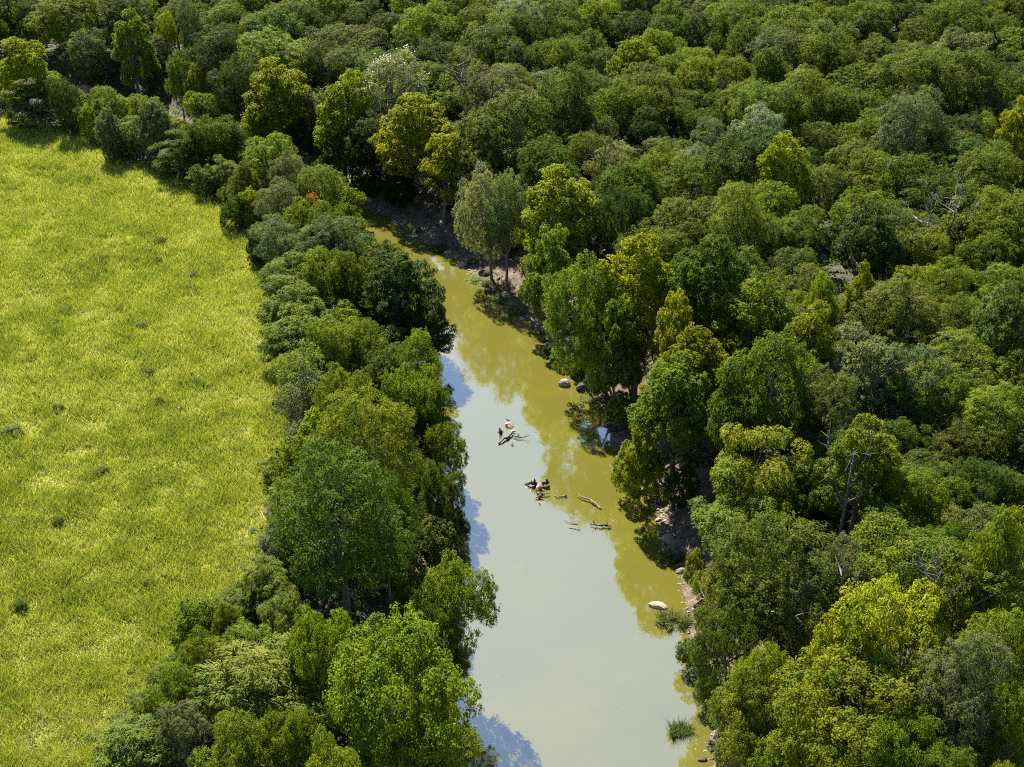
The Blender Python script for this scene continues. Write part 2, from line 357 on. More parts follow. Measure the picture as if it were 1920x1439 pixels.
PROTO = {}
def make_kind(kind, k, seed):
    r = np.random.default_rng(seed)
    if kind == 'round':      # oak / elm, broad billowy
        D, H = 10.0, 11.0; R = 5.0; zc, hz = 5.9, 4.4
        lob = ell_lobes(r, 30, R * .78, zc, hz * .8, 1.6, .42, zlo=-.8); lob[:, :2] *= r.uniform(.72, 1.22, (len(lob), 1)); lob[:, 2] += r.normal(0, .55, len(lob)); rad = R * r.uniform(.15, .42, len(lob))
        P, T = crown_leaves(r, lob, rad, zc, 52, 29, .37, .088, .057)
        tk = limbs(r, lob, H, 0, .28, 14)
    elif kind == 'tall':     # sycamore / cottonwood, stacked plumes and gaps
        D, H = 8.5, 14.0; R = 4.25; zc, hz = 7.4, 6.2
        lob = ell_lobes(r, 38, R * .82, zc, hz * .86, 1.4, .45, zlo=-.85)
        sh = np.clip(1.15 - .055 * np.abs(lob[:, 2] - 5.0), .50, 1.12); lob[:, :2] *= sh[:, None]
        rad = R * r.uniform(.16, .34, len(lob))
        P, T = crown_leaves(r, lob, rad, zc, 42, 26, .35, .105, .078, rand=.65)
        tk = limbs(r, lob, H, 0, .3, 18)
    elif kind == 'fine':     # pecan, soft fine leaves
        D, H = 10.0, 12.0; R = 5.0; zc, hz = 6.4, 5.0
        lob = ell_lobes(r, 28, R * .76, zc, hz * .8, 1.5, .36, zlo=-.85); lob[:, :2] *= r.uniform(.75, 1.2, (len(lob), 1)); lob[:, 2] += r.normal(0, .6, len(lob)); rad = R * r.uniform(.17, .42, len(lob))
        P, T = crown_leaves(r, lob, rad, zc, 58, 28, .37, .105, .042, along_mode='out', up=.5, rand=.45)
        tk = limbs(r, lob, H, 0, .27, 14)
    elif kind == 'feather':  # locust / mesquite, flat layered sprays
        D, H = 8.0, 6.5; R = 4.0; zc, hz = 3.2, 3.0
        lob = ell_lobes(r, 60, R * .84, zc, hz * .88, .5, .55, zlo=-.8); lob *= r.uniform(.85, 1.22, (len(lob), 1)); rad = R * r.uniform(.12, .28, len(lob))
        P, T = crown_leaves(r, lob, rad, zc, 22, 20, .34, .13, .042, up=1.5, out=.2, rand=.4, flat=.28, along_mode='out', floor=.12)
        tk = limbs(r, lob, H, 0, .13, 24)
    elif kind == 'juniper':  # dense dark upright sprays
        D, H = 7.0, 8.5; R = 3.5; zc, hz = 4.2, 4.2
        lob = ell_lobes(r, 44, R * .78, zc, hz * .84, .6, .42, zlo=-.9)
        lob[:, :2] *= np.clip(1.18 - .075 * lob[:, 2], .42, 1)[:, None]
        rad = R * r.uniform(.14, .32, len(lob))
        P, T = crown_leaves(r, lob, rad, zc, 32, 23, .28, .14, .040, up=.2, out=.5, rand=.5, flat=1.1, along_mode='up', floor=.12)
        tk = limbs(r, lob, H, 0, .2, 12)
    elif kind == 'willow':
        D, H = 8.0, 11.0; R = 4.0; zc, hz = 5.4, 5.3
        lob = ell_lobes(r, 44, R * .78, zc, hz * .87, 1.0, .42, zlo=-.85)
        lob[:, :2] *= np.clip(1.28 - .07 * lob[:, 2], .36, 1)[:, None]; rad = R * r.uniform(.15, .32, len(lob))
        P, T = crown_leaves(r, lob, rad, zc, 36, 22, .36, .17, .036, up=.2, out=.5, rand=.5, flat=1.25, along_mode='down', floor=.2)
        tk = limbs(r, lob, H, 0, .2, 14)
    elif kind == 'shrub':
        D, H = 5.0, 4.6; R = 2.5; zc, hz = 2.2, 2.2
        lob = ell_lobes(r, 24, R * .76, zc, hz * .82, .4, .42, zlo=-.9); rad = R * r.uniform(.18, .42, len(lob))
        P, T = crown_leaves(r, lob, rad, zc, 28, 20, .25, .085, .054, floor=.08)
        tk = limbs(r, lob, H, 0, .10, 10)
    elif kind == 'sparse':   # thin branches with few leaves
        D, H = 5.0, 6.5; R = 2.5; zc, hz = 3.4, 2.9
        lob = ell_lobes(r, 44, R * .82, zc, hz * .9, .6, .5, zlo=-.7); rad = R * r.uniform(.12, .24, len(lob))
        P, T = crown_leaves(r, lob, rad, zc, 8, 10, .26, .11, .042, up=1.2, out=.2, rand=.5, flat=.5, along_mode='out', floor=.15)
        tk = limbs(r, lob, H, 0, .08, 44)
    me = leaf_mesh(kind + '_crown', P, T)
    # true extents of the crown (98th percentile), for placing
    rr = np.hypot(P[:, 0], P[:, 1]); Rr = float(np.percentile(rr, 97)); zt, zb = float(np.percentile(P[:, 2], 99.5)), float(np.percentile(P[:, 2], 1))
    PROTO.setdefault(kind, []).append((me, tk, Rr, zt, zb))
for kind, cnt in (('round', 5), ('tall', 4), ('fine', 4), ('feather', 3), ('juniper', 2), ('willow', 2), ('shrub', 3), ('sparse', 2)):
    for k in range(cnt): make_kind(kind, k, hash(kind) % 1 + 100 * len(PROTO) + k * 7 + len(kind))
for lst in PROTO.values():
    for me, tk, *_r in lst: me.materials.append(LEAF); tk.materials.append(BARK)

COL = {'weed': (.10, .13, .02), 'yellow': (.148, .168, .010), 'lime': (.120, .142, .010), 'green': (.074, .098, .012), 'olive': (.073, .090, .018), 'dark': (.038, .053, .012),
       'grey': (.090, .105, .042), 'pale': (.122, .140, .068), 'soft': (.106, .134, .017), 'leafy': (.099, .126, .011), 'deep': (.052, .077, .010), 'red': (.24, .055, .02)}
CW = {'yellow': 'bright yellow', 'lime': 'lime green', 'green': 'mid green', 'olive': 'dull olive', 'dark': 'very dark green', 'grey': 'grey green', 'pale': 'pale silvery green',
      'soft': 'soft yellow green', 'leafy': 'fresh green', 'deep': 'deep green', 'red': 'rust red'}
KW = {'round': 'rounded', 'tall': 'tall plumed', 'fine': 'fine leaved', 'feather': 'feathery layered', 'juniper': 'dense upright', 'willow': 'drooping', 'shrub': 'bushy', 'sparse': 'thin bare-twigged'}
NAME = {'round': 'oak_tree', 'tall': 'sycamore_tree', 'fine': 'pecan_tree', 'feather': 'locust_tree', 'juniper': 'juniper_tree', 'willow': 'willow_tree', 'shrub': 'shrub', 'sparse': 'sapling'}
HR = {'round': 1.08, 'tall': 1.55, 'fine': 1.15, 'feather': .80, 'juniper': 1.15, 'willow': 1.35, 'shrub': .92, 'sparse': 1.2}
TREES = []       # dicts
vcount = {}
def plant(x, y, D, H, kind, col, label=None, pos=None):
    lst = PROTO[kind]; vcount[kind] = vcount.get(kind, -1) + 1
    me, tk, Rr, zt, zb = lst[vcount[kind] % len(lst)]
    h0, s0, d0 = terrain(np.array([x]), np.array([y])); z = float(h0[0]); off = None
    if s0[0] == 0 or d0[0] < .6:                      # crown over the water: the foot stands on the bank, the trunk leans out
        Bk = LBd if np.hypot(*(LBd - [x, y]).T).min() < np.hypot(*(RBd - [x, y]).T).min() else RBd
        q = Bk[np.hypot(*(Bk - [x, y]).T).argmin()]; dv = q - np.array([x, y]); dv = dv / (np.linalg.norm(dv) + 1e-6) * (1 if s0[0] == 0 else -1)
        f_ = q + dv * 1.6; off = np.array([x - f_[0], y - f_[1]]); cx_, cy_ = x, y; x, y = float(f_[0]), float(f_[1]); zf = zg(x, y); H = max(H - zf, H * .75); z = zf
    root = bpy.data.objects.new(NAME[kind], None); C.objects.link(root); root.empty_display_size = .5
    sx = D / 2 / Rr * 1.05; root.location = (x, y, z - .05); root.rotation_euler = (random.uniform(-.07, .07), random.uniform(-.07, .07), random.uniform(0, 6.28)) if H > 4 else (0, 0, random.uniform(0, 6.28))
    ax_ = random.uniform(.84, 1.14); root.scale = (sx * ax_, sx * (2.0 - ax_) , H / zt)
    cr = bpy.data.objects.new('crown', me); C.objects.link(cr); cr.parent = root
    if s0[0] == 2 and d0[0] < 6.5 and off is None and kind in ('tall', 'fine', 'round') and y < 170:
        cr.scale = (1, 1, .86); cr.location = (0, 0, zt * .14)
    c = np.array(COL[col]) * random.uniform(.86, 1.14) * np.array([random.uniform(.9, 1.1), 1, random.uniform(.85, 1.2)])
    cr.color = (*c, 1)
    if off is not None:
        root.rotation_euler = (0, 0, 0); cr.rotation_euler = (0, 0, random.uniform(0, 6.28)); cr.location = (off[0] / root.scale[0], off[1] / root.scale[1], 0)
        tb = Tubes(); e = np.array([*cr.location]) ; hz_ = zt * .6
        tb.add([[0, 0, -.5], e * .15 + [0, 0, hz_ * .3], e * .5 + [0, 0, hz_ * .65], e * .9 + [0, 0, hz_], e + [0, 0, hz_ * 1.3]], [.32, .26, .2, .13, .04], 7)
        for k_ in range(5):
            a_ = 1.257 * k_; b_ = e * .7 + [0, 0, hz_ * .8]; tb.add([b_, b_ + [math.cos(a_) * Rr * .4, math.sin(a_) * Rr * .4, zt * .08], b_ + [math.cos(a_) * Rr * .75, math.sin(a_) * Rr * .75, zt * .1]], [.11, .08, .03], 5)
        tk = tb.mesh('leaning_trunk'); tk.materials.append(BARK)
    t = bpy.data.objects.new('trunk', tk); C.objects.link(t); t.parent = root
    px, py, _ = project((x, y, z + H * .7))
    root['category'] = 'shrub' if kind in ('shrub', 'sparse') else 'tree'
    TREES.append(dict(o=root, x=x, y=y, D=D, H=H, kind=kind, col=col, label=label, px=px, py=py, crown=cr))
    return root
def plant_px(cx, top, w, kind, col, H=None, label=None):
    sl = 120.0; h = 10.0; x = y = 0; z = 4.0
    lst = PROTO[kind]
    for _ in range(6):
        D = w * sl / F
        h = H if H else min(max(D * HR[kind], 1.5), 16.5)
        zb = h * .12; zc = (h + zb) / 2; hz = (h - zb) / 2
        up = math.hypot(D / 2 * .8 * sP, hz * cP)
        p = at(cx, top + F * up / sl, z + zc)
        x, y = p[0], p[1]; z = max(.1, zg(x, y)); sl = project((x, y, z + zc))[2]
    if cx > 1000 or y > 170:                       # a trunk on the far side stands on the bank, never in the water
        pass
    return plant(x, y, D, h, kind, col, label)

SPEC = '''
60 5 84 round dark
120 -4 60 fine dark
75 50 28 shrub lime 3
160 26 92 fine grey
250 38 80 tall soft 13
210 -12 72 round dark
330 2 84 fine olive
355 53 58 fine grey 11
315 64 44 fine lime 8
425 52 88 round dark
480 28 84 fine grey
385 12 74 round olive
575 14 112 round dark
450 -14 74 round green
520 -20 80 round deep
50 82 108 tall yellow 11|bright yellow tree standing by the far left frame edge above the meadow
15 126 64 fine green
70 147 112 feather grey 7|broad grey green feathery bush at the top left corner of the meadow
125 150 60 fine dark 8
178 156 38 shrub leafy
295 113 64 fine grey
338 103 66 fine green 10
375 129 46 tall yellow 9|small bright yellow tree, second yellow crown from the left along the upper creek
440 88 104 fine dark 12
412 124 40 tall soft
522 108 132 tall yellow 13|broad yellow tree left of the tall yellow one above the creek bend
620 78 104 fine dark
640 137 116 tall yellow 14|tall narrow yellow tree touching the left side of the white flowered tree
577 188 52 fine grey 7
163 199 38 shrub lime 5
207 204 58 juniper grey 7|grey green upright juniper on the meadow edge in the upper left
140 224 26 shrub olive 2.5
210 164 82 round leafy 6
280 178 72 round leafy 6
285 194 70 juniper grey 8
250 219 72 feather soft 5.5
325 213 72 feather soft 6
330 249 82 feather green 6
385 173 84 round leafy 6.5
400 223 104 round deep 7
487 213 78 round lime 7
370 243 72 round deep 6
432 233 64 fine deep 6.5
505 248 112 round leafy 7.5
542 284 72 fine grey 7
597 308 104 fine leafy 7
380 309 52 shrub olive 4
457 308 54 juniper olive 6
420 294 64 feather soft 5
520 338 84 fine grey 6
470 354 54 shrub lime 4.5
440 369 54 shrub deep 4
565 379 104 round leafy 6.5
594 371 62 shrub leafy 6.2|fresh green bush topped by a rust red spray, left bank near the bend
620 400 84 round olive 6.5
515 408 94 fine grey 6.5
480 434 44 shrub dark 4
650 345 60 shrub leafy 5
600 411 130 fine grey 7
545 468 110 feather soft 6
610 464 100 round leafy 6.5
690 448 120 round deep 7
640 430 90 round olive 6.5
660 470 80 round green 6.5
755 478 165 juniper dark 10.5|large very dark bushy tree leaning over the creek at its narrow middle
720 455 110 juniper olive 8.5
800 560 90 juniper dark 7.5
545 520 115 feather soft 6
555 575 110 feather soft 5.5
530 606 90 feather soft 4.5
640 568 110 shrub leafy 5
620 600 110 round leafy 6
700 596 120 round leafy 7
775 625 90 round leafy 7
735 640 140 round deep 7.5
560 640 110 sparse soft 7.5|thin bare-twigged sapling on the meadow edge left of the dense creek trees
545 720 80 sparse grey 5|smaller grey twiggy sapling in front of the bare-twigged one on the meadow edge
640 690 110 round leafy 7
760 690 130 round leafy 8
805 730 120 round deep 8
690 738 200 fine leafy 11.5|broad upright-twigged green tree on the left bank beside the sky reflection
840 790 90 round leafy 7.5
825 860 90 round deep 7.5
595 768 100 shrub lime 6
580 810 120 shrub leafy 6
640 832 255 fine deep 13|biggest deep green tree in the left bank row, casting a deep shadow at its foot
725 880 120 fine deep 11
570 880 120 fine soft 7.5
525 960 96 feather grey 4.5
500 1040 90 feather soft 4
530 1090 105 feather soft 4.5|layered feathery shrub beside the dark hollow under the biggest left bank tree
842 1048 168 round leafy 10|green tree hanging far out over the creek from the left bank
790 1100 110 round deep 6.5
820 1150 130 round deep 8
858 955 50 shrub dark 3.2
432 1128 64 juniper leafy 4.5|small spiky conical shrub at the meadow edge near the bottom
375 1180 105 round leafy 5
312 1250 110 round leafy 5
505 1185 240 feather soft 7|wide feathery tree on the meadow edge in the lower left
600 1150 140 round lime 8.5
730 1165 290 round leafy 12|large lime green dome of a tree at the bottom left of the creek
800 1290 150 round leafy 8
640 1372 140 round lime 9
440 1350 175 round leafy 7
250 1338 165 feather soft 4
350 1320 100 fine grey 4.5
560 1330 130 round green 6
780 1405 70 shrub lime 5
710 1400 110 round leafy 6
778 180 150 tall yellow 13.5|tall bright yellow tree on the right bank above the creek bend
830 248 96 tall yellow 11.5|second bright yellow crown, lower right of the tall one above the bend
740 122 142 fine pale 13
700 215 120 fine dark 10
655 235 90 fine deep 9
960 178 205 round olive 12|very broad dull olive dome right of the twin yellow trees
920 268 134 round olive 10
1055 128 112 round olive 12
930 128 132 fine grey 11
1030 268 144 round deep 9
900 318 90 fine pale 13|silvery grey green tree over the right bank left of the big yellow one
950 332 96 fine grey 13
1050 323 156 tall yellow 14.5|big bright yellow tree on the right bank facing the dark left bank tree
1035 430 80 tall soft 12
1160 358 94 round dark 9
1082 478 126 fine soft 14|soft yellow green tree over the right bank below the big yellow one
1110 560 84 fine soft 11
1195 448 156 tall yellow 15.5|tall yellow lime tree rising from the middle of the right bank
1160 560 84 tall soft 12
1330 443 180 tall deep 14|large fresh green plumed tree just right of the tall yellow lime tree
1270 558 84 tall yellow 13
1297 622 160 tall lime 12
1268 668 156 tall soft 12.5|yellow green tree over the brown bank right of the round boulder
1400 528 170 tall leafy 11
1510 578 122 tall lime 10
1545 518 62 willow lime 9
1615 494 74 tall lime 9
1430 628 204 round green 12|large mid green dome behind the yellow green creekside trees
1385 700 120 round green 10
1200 800 92 tall lime 8|yellow green tree leaning out over the creek above the bare earth
1175 850 60 shrub lime 4
1425 768 184 feather lime 11|light green fan shaped tree with layered crown right of the bare earth
1400 880 180 feather soft 8
1610 786 144 tall leafy 10|open crowned tree with its forked trunk showing in the right woods
1475 955 260 fine green 12.5|broad mid green tree on the right bank below the bare earth
1348 1038 140 fine leafy 10
1354 1118 150 fine deep 9.5
1410 1060 140 fine green 7.5
1570 1010 140 fine grey 9
1300 1025 40 tall lime 4.5|small lime sprig of a tree at the water beside the bank boulder
1665 1068 235 round yellow 12|large yellow green tree in the lower right below the grey snag
1580 1150 160 round yellow 10
1600 1240 300 round lime 10.5
1865 953 140 willow lime 11|lime green drooping willow near the right frame edge
1850 1140 184 fine leafy 10
1800 1195 200 fine grey 11
1890 1260 135 fine leafy 9
1420 1208 130 round lime 10
1405 1255 170 round leafy 9
1560 1330 230 round lime 8
1470 1360 170 round leafy 7
1760 1380 150 fine green 8
1890 1415 110 fine leafy 8
1680 1330 160 round leafy 8.5
1310 28 84 round dark
1370 8 92 round olive
1445 -6 104 round dark
1560 14 114 round green
1640 3 104 round green
1720 36 104 round olive
1800 8 124 round green
1890 36 104 round deep
1400 38 112 round deep
1310 92 84 round soft
1345 70 62 round deep
1555 62 124 round green
1450 94 74 juniper olive 10
1600 90 64 fine grey
1690 98 154 round green
1800 94 154 round olive
1905 140 110 round deep
1310 112 104 round leafy
1385 114 64 round deep
1420 153 112 round leafy
1360 166 84 round green
1700 171 144 fine grey 12|smooth grey green dome, the greyest crown in the upper right woods
1590 168 124 round olive
1630 214 114 fine leafy
1430 204 124 fine pale
1470 261 104 tall yellow 11|isolated bright yellow crown in the middle of the right woods
1420 250 70 tall soft
1320 270 104 fine pale
1540 309 114 fine olive
1600 265 124 round olive
1380 344 124 fine soft 11|pale lime pointed tree above the dark gap in the right woods
1610 354 114 round leafy
1440 410 110 fine olive
1500 395 110 fine green
1850 274 134 fine green
1905 192 74 tall yellow 12|bright yellow tree cut by the right frame edge
1840 214 74 fine lime
1830 358 144 round leafy
1905 365 104 round leafy
1720 430 120 round soft
1850 440 130 round green
1490 465 110 fine olive
1680 284 104 round olive
1690 513 174 fine olive
1770 488 114 fine leafy
1882 490 124 fine soft
1870 538 144 juniper olive 10
1570 560 100 fine green
1620 608 164 feather grey 9.5
1700 628 134 feather grey 9.5
1790 545 104 fine green
1850 630 120 round leafy
1910 620 100 round green
1540 698 154 fine olive
1650 690 110 fine grey
1750 690 154 round green
1862 724 154 fine leafy
1905 790 104 round green
1800 790 124 round olive
1700 780 110 round deep
1480 555 110 fine leafy
1560 630 100 fine olive
1720 876 154 round leafy
1830 866 120 round deep
1890 880 104 round green
1490 860 130 round deep
1670 960 140 round green
1760 985 140 round deep
660 24 84 round dark
700 2 84 round dark
800 8 124 round leafy
750 24 74 round olive
860 3 74 round dark
670 54 74 round olive
765 64 104 round dark
815 60 64 round olive
940 21 104 round soft
966 -4 114 fine pale
930 45 84 round olive
1050 38 94 round deep
1100 60 94 round olive
1115 4 94 round leafy
1180 18 94 round dark
1240 58 84 round soft
1190 80 104 juniper lime 10
1060 70 84 round olive
965 84 104 round dark
870 94 104 fine olive
1255 100 84 round leafy
670 84 104 fine grey
855 144 74 round leafy
1155 158 114 round green
1215 138 114 round olive
1215 204 94 round dark
1240 274 114 round leafy
1165 268 74 fine pale
1215 328 84 round dark
1250 392 64 shrub soft
1180 428 64 fine grey
1100 215 90 round olive
1165 735 70 shrub leafy 3.5
1120 690 50 shrub green 3
1092 652 50 shrub deep 3
1218 842 60 shrub leafy 3.5
1275 872 64 shrub deep 3.5
1300 1190 60 shrub green 2.6
1325 1262 56 shrub leafy 2.4
745 318 76 shrub dark 4.5
690 305 64 shrub deep 4
612 290 70 shrub dark 5
1012 470 70 tall soft 9
1010 -10 80 round deep
1250 0 90 round green
880 -15 90 round green
'''
for line in SPEC.strip().splitlines():
    body, _, lab = line.partition('|')
    f = body.split()
    plant_px(float(f[0]), float(f[1]), float(f[2]), f[3], f[4], float(f[5]) if len(f) > 5 else None, lab or None)

# fill what stands between and behind them
def crowd(x, y, D, k): 
    for t in TREES:
        dd = math.hypot(t['x'] - x, t['y'] - y)
        if dd < k * (t['D'] + D) / 2: return True
    return False
cand = rng.uniform([-130, 62], [125, 345], (14000, 2))
h_, sd_, dd_ = terrain(cand[:, 0], cand[:, 1])
for (x, y), s, d in zip(cand, sd_, dd_):
    px, py, f = project((x, y, 10.0))
    if not (-90 < px < 2010 and -70 < py < 1560): continue
    if s == 2 and d > 6.5:
        D = random.uniform(5.5, 12.0) if y < 190 else random.uniform(7.5, 12.5)
        if crowd(x, y, D, 0.65): continue
        kind = random.choices(['round', 'fine', 'tall'], [5, 3, .15])[0]
        col = random.choices(['green', 'olive', 'dark', 'deep', 'leafy', 'grey', 'soft'], [4, 4, 2.5, 3, 2, 2, .8] if y < 200 else [5, 2.5, 4, 5, 2, 2.5, .3])[0]
        plant(x, y, D, min(10.0 if y < 215 else 12.5, D * HR[kind] * random.uniform(.70, 1.02)), kind, col)
    elif s == 2 and d > 2.6 and y < 190:
        qx, qy, _ = project((x, y, 1.5))
        if 1195 < qx < 1330 and 880 < qy < 1040: continue
        if d < 4.2 and 860 < qx < 1020: continue
        D = random.uniform(2.2, 4.2)
        if crowd(x, y, D, .62): continue
        plant(x, y, D, D * random.uniform(.75, 1.1), 'shrub', random.choice(['green', 'deep', 'leafy', 'dark', 'grey']))
    elif s == 1 and d > 1.0 and x > field_x(y) + 1.5:
        D = random.uniform(3.0, 5.0)
        if crowd(x, y, D, .72): continue
        kind = random.choices(['shrub', 'round', 'feather'], [5, 2, 1])[0]
        plant(x, y, D, D * random.uniform(.7, 1.0), kind, random.choice(['green', 'deep', 'leafy', 'olive', 'grey']))
for fy in np.arange(64, 196, 1.5):
    for k in range(2):
        y = fy + random.uniform(-.7, .7); x = float(field_x(np.array(y))) + random.uniform(1.6, 4.6)
        px, py, _ = project((x, y, 5.0)); D = random.uniform(2.2, 4.8)
        if not (-40 < px < 1960 and -40 < py < 1480) or crowd(x, y, D, .5): continue
        plant(x, y, D, D * random.uniform(.6, .95), random.choice(['feather', 'feather', 'sparse']), random.choice(['leafy', 'soft', 'green', 'deep']))
print('TREES', len(TREES))

# ------------------------------------------------------------------ meadow grass
gm, n, l = new_mat('grass')
a1 = n.new('ShaderNodeAttribute'); a1.attribute_name = 'tint'
gr = ramp(n, l, a1.outputs['Fac'], [(0.0, (.060, .092, .010)), (.22, (.160, .205, .018)), (.50, (.260, .305, .022)), (.80, (.350, .375, .036)), (1.0, (.42, .39, .13))])
b = n.new('ShaderNodeBsdfPrincipled'); b.inputs['Roughness'].default_value = .6; b.inputs['Specular IOR Level'].default_value = .2; l.new(gr.outputs[0], b.inputs['Base Color'])
tr = n.new('ShaderNodeBsdfTranslucent'); l.new(gr.outputs[0], tr.inputs['Color'])
mx = n.new('ShaderNodeMixShader'); mx.inputs[0].default_value = .36; l.new(b.outputs[0], mx.inputs[1]); l.new(tr.outputs[0], mx.inputs[2])
o_ = n.new('ShaderNodeOutputMaterial'); l.new(mx.outputs[0], o_.inputs[0]); GRASS = gm
def blades(x, y, z, hgt, wid, lean, r):
    N = len(x); a = r.uniform(0, 6.2832, N); la = r.uniform(0, 6.2832, N)
    b0 = np.stack([x, y, z], 1); s = np.stack([np.cos(a), np.sin(a), np.zeros(N)], 1) * (wid / 2)[:, None]
    tip = b0 + np.stack([np.cos(la) * lean * hgt, np.sin(la) * lean * hgt, hgt], 1)
    return np.stack([b0 - s, b0 + s, tip], 1).reshape(-1, 3)
from mathutils import noise as mn
r = np.random.default_rng(21)
M = 120000
ty = 60 + 150 * r.uniform(0, 1, M) ** 1.25; half = (ty * cP + 60 * sP) * math.tan(HFOV / 2) * 1.04 + 2
fx = field_x(ty); wgt = np.maximum(fx + 2.2 + half, 0); tx = fx + 2.2 - r.uniform(0, 1, M) * wgt
keep = (r.uniform(0, 1, M) < wgt / wgt.max()) & (wgt > .2); tx, ty = tx[keep], ty[keep]; M = len(tx)
nz = np.array([(mn.noise((a * .07, b_ * .07, 1.0)), mn.fractal((a * .24, b_ * .24, 5.0), .6, 2.0, 4), mn.noise((a * .62, b_ * .8, 9.0))) for a, b_ in zip(tx.tolist(), ty.tolist())])
tr_ = r.uniform(0, 1, M) ** 1.5
nb = 7
k_ = np.repeat(np.arange(M), nb); xx = tx[k_] + r.normal(0, .24, M * nb); yy = ty[k_] + r.normal(0, .24, M * nb)
edge = smooth01(1 - (field_x(yy) - xx) / 10.0)
print('NZ', nz.std(0))
tint = .50 + .16 * nz[k_, 0] + .30 * nz[k_, 1] + .32 * nz[k_, 2] + .30 * (r.uniform(-1, 1, M)[k_]) + .15 * edge + r.normal(0, .15, len(xx))
hgt = np.clip(.32 - .25 * nz[k_, 1] - .25 * nz[k_, 2] + .42 * tr_[k_] + r.normal(0, .06, len(xx)), .10, 1.0)
dist = np.hypot(yy, CAM_H)
zz = terrain(xx, yy)[0] - .02
P = blades(xx, yy, zz, hgt, (.026 + dist * .00030) * r.uniform(.7, 1.4, len(xx)), r.uniform(.2, 1.1, len(xx)), r)
tag(link('meadow_grass', mesh_from('meadow_grass', P, np.arange(len(P)), 3, {'tint': np.repeat(np.clip(tint, 0, 1), 3)}), GRASS), 'tall yellow green grass covering the sunny meadow', None, None, 'stuff')
# low broad leaved herbs among the grass, thicker along the hedge
nh = 3600; hy = 62 + 135 * r.uniform(0, 1, nh) ** 1.25; hf = field_x(hy); hw = np.maximum(hf + (hy * cP + 60 * sP) * math.tan(HFOV / 2) * 1.04 + 4, .1)
hx = hf + 2.4 - hw * r.uniform(0, 1, nh) ** np.where(r.uniform(size=nh) < .4, 4.0, 1.0)
pn_ = np.array([mn.noise((a * .11, b_ * .11, 3.0)) for a, b_ in zip(hx.tolist(), hy.tolist())]); ok = pn_ + r.uniform(-.3, .3, nh) > -.08; hx, hy = hx[ok], hy[ok]; nh = len(hx); kk = 13
hz_ = terrain(hx, hy)[0]; sz_ = r.uniform(.12, .42, nh)
cen = np.repeat(np.stack([hx, hy, hz_ + .25], 1), kk, 0) + r.normal(size=(nh * kk, 3)) * np.repeat(np.stack([sz_, sz_, sz_ * .45], 1), kk, 0)
P, T = cards(cen, unit(r.normal(size=(nh * kk, 3)) * .55 + [0, 0, 1]), .10, .055, r, tint=np.clip(np.repeat(r.uniform(0, 1, nh), kk) * .75 + r.uniform(0, .25, nh * kk), 0, 1))
tag(link('meadow_herbs', leaf_mesh('meadow_herbs', P, T), leaf_material('herb_leaf', base=(.105, .135, .022))), 'low broad leaved herbs scattered through the meadow grass', None, None, 'stuff')
print('BLADES', len(xx))

# undergrowth on the shaded ground and the banks
UNDER = leaf_material('undergrowth_leaf', base=(.040, .066, .012))
N = 34000
ux = r.uniform(-100, 95, N); uy = 64 + 200 * r.uniform(0, 1, N) ** 1.2
uh, us, ud = terrain(ux, uy)
q = np.array([project((a, b_, 4)) for a, b_ in zip(ux, uy)])
ok = (us > 0) & ~((us == 1) & (ux < field_x(uy) + .5)) & (q[:, 0] > -60) & (q[:, 0] < 1980) & (q[:, 1] < 1500)
ok &= ~((q[:, 0] > 1190) & (q[:, 0] < 1330) & (q[:, 1] > 850) & (q[:, 1] < 1030)) | (r.uniform(size=N) < .06)
ok &= (us == 1) & (ud > .4) | (ud > 4) | (r.uniform(size=N) < .28) & (ud > .8)
ux, uy, uh = ux[ok], uy[ok], uh[ok]
k = 9; M = len(ux)
cen = np.repeat(np.stack([ux, uy, uh + r.uniform(.1, .8, M)], 1), k, 0) + r.normal(size=(M * k, 3)) * [.34, .34, .2]
P, T = cards(cen, unit(r.normal(size=(M * k, 3)) * .6 + [0, 0, 1]), .22, .12, r)
tag(link('undergrowth', leaf_mesh('undergrowth', P, T), UNDER), 'low dark green undergrowth on the shaded woodland floor', None, None, 'stuff')

# ------------------------------------------------------------------ weeds standing in the meadow
WEEDS = [(80, 322, 15, 'dark', 'small dark weed in the upper meadow, leftmost of the three near the hedge'), (136, 346, 15, 'olive', 'faint olive weed in the upper meadow, lowest of the three near the hedge'),
         (158, 331, 8, 'dark', 'tiny dark weed in the upper meadow, rightmost of the three near the hedge'), (300, 458, 30, 'lime', 'leafy lime green weed clump in the middle of the meadow'),
         (296, 492, 24, 'dark', 'dark weed just below the leafy lime weed clump'), (362, 520, 20, 'grey', 'pale grey weed right of the dark one in the mid meadow'),
         (266, 618, 26, 'deep', 'deep green bushy weed standing alone in the mid meadow'), (280, 706, 32, 'leafy', 'rounded green grass clump below the lone deep green weed'),
         (360, 708, 12, 'dark', 'small dark weed right of the rounded green clump'), (24, 815, 50, 'deep', 'low dark weed patch by the left frame edge of the meadow'),
         (110, 770, 30, 'green', 'mid green weed patch right of and above the one at the left edge'), (300, 760, 26, 'leafy', 'fresh green tuft under the rounded green clump'),
         (190, 890, 34, 'deep', 'deep green low weed in the lower meadow, upper of two'), (110, 985, 36, 'deep', 'deep green low weed in the lower meadow, lower of two'),
         (280, 1100, 30, 'olive', 'olive brown weed tuft in the lower right of the meadow'), (40, 1145, 44, 'olive', 'olive weed patch near the lower left frame edge')]
for px, py, w, col, lab in WEEDS:
    p = at(px, py, 4.2); sl = project(p)[2]; D = w * sl / F
    root = plant(p[0], p[1], D * random.uniform(.75, .95), min(D * .42, .7) + .15, random.choice(['shrub', 'feather']), {'dark': 'green', 'deep': 'weed', 'green': 'weed', 'olive': 'weed'}.get(col, col), lab); root.name = 'meadow_weed'; TREES.pop(); root['label'] = lab; root['category'] = 'weed'; root['group'] = 'weeds standing in the meadow'

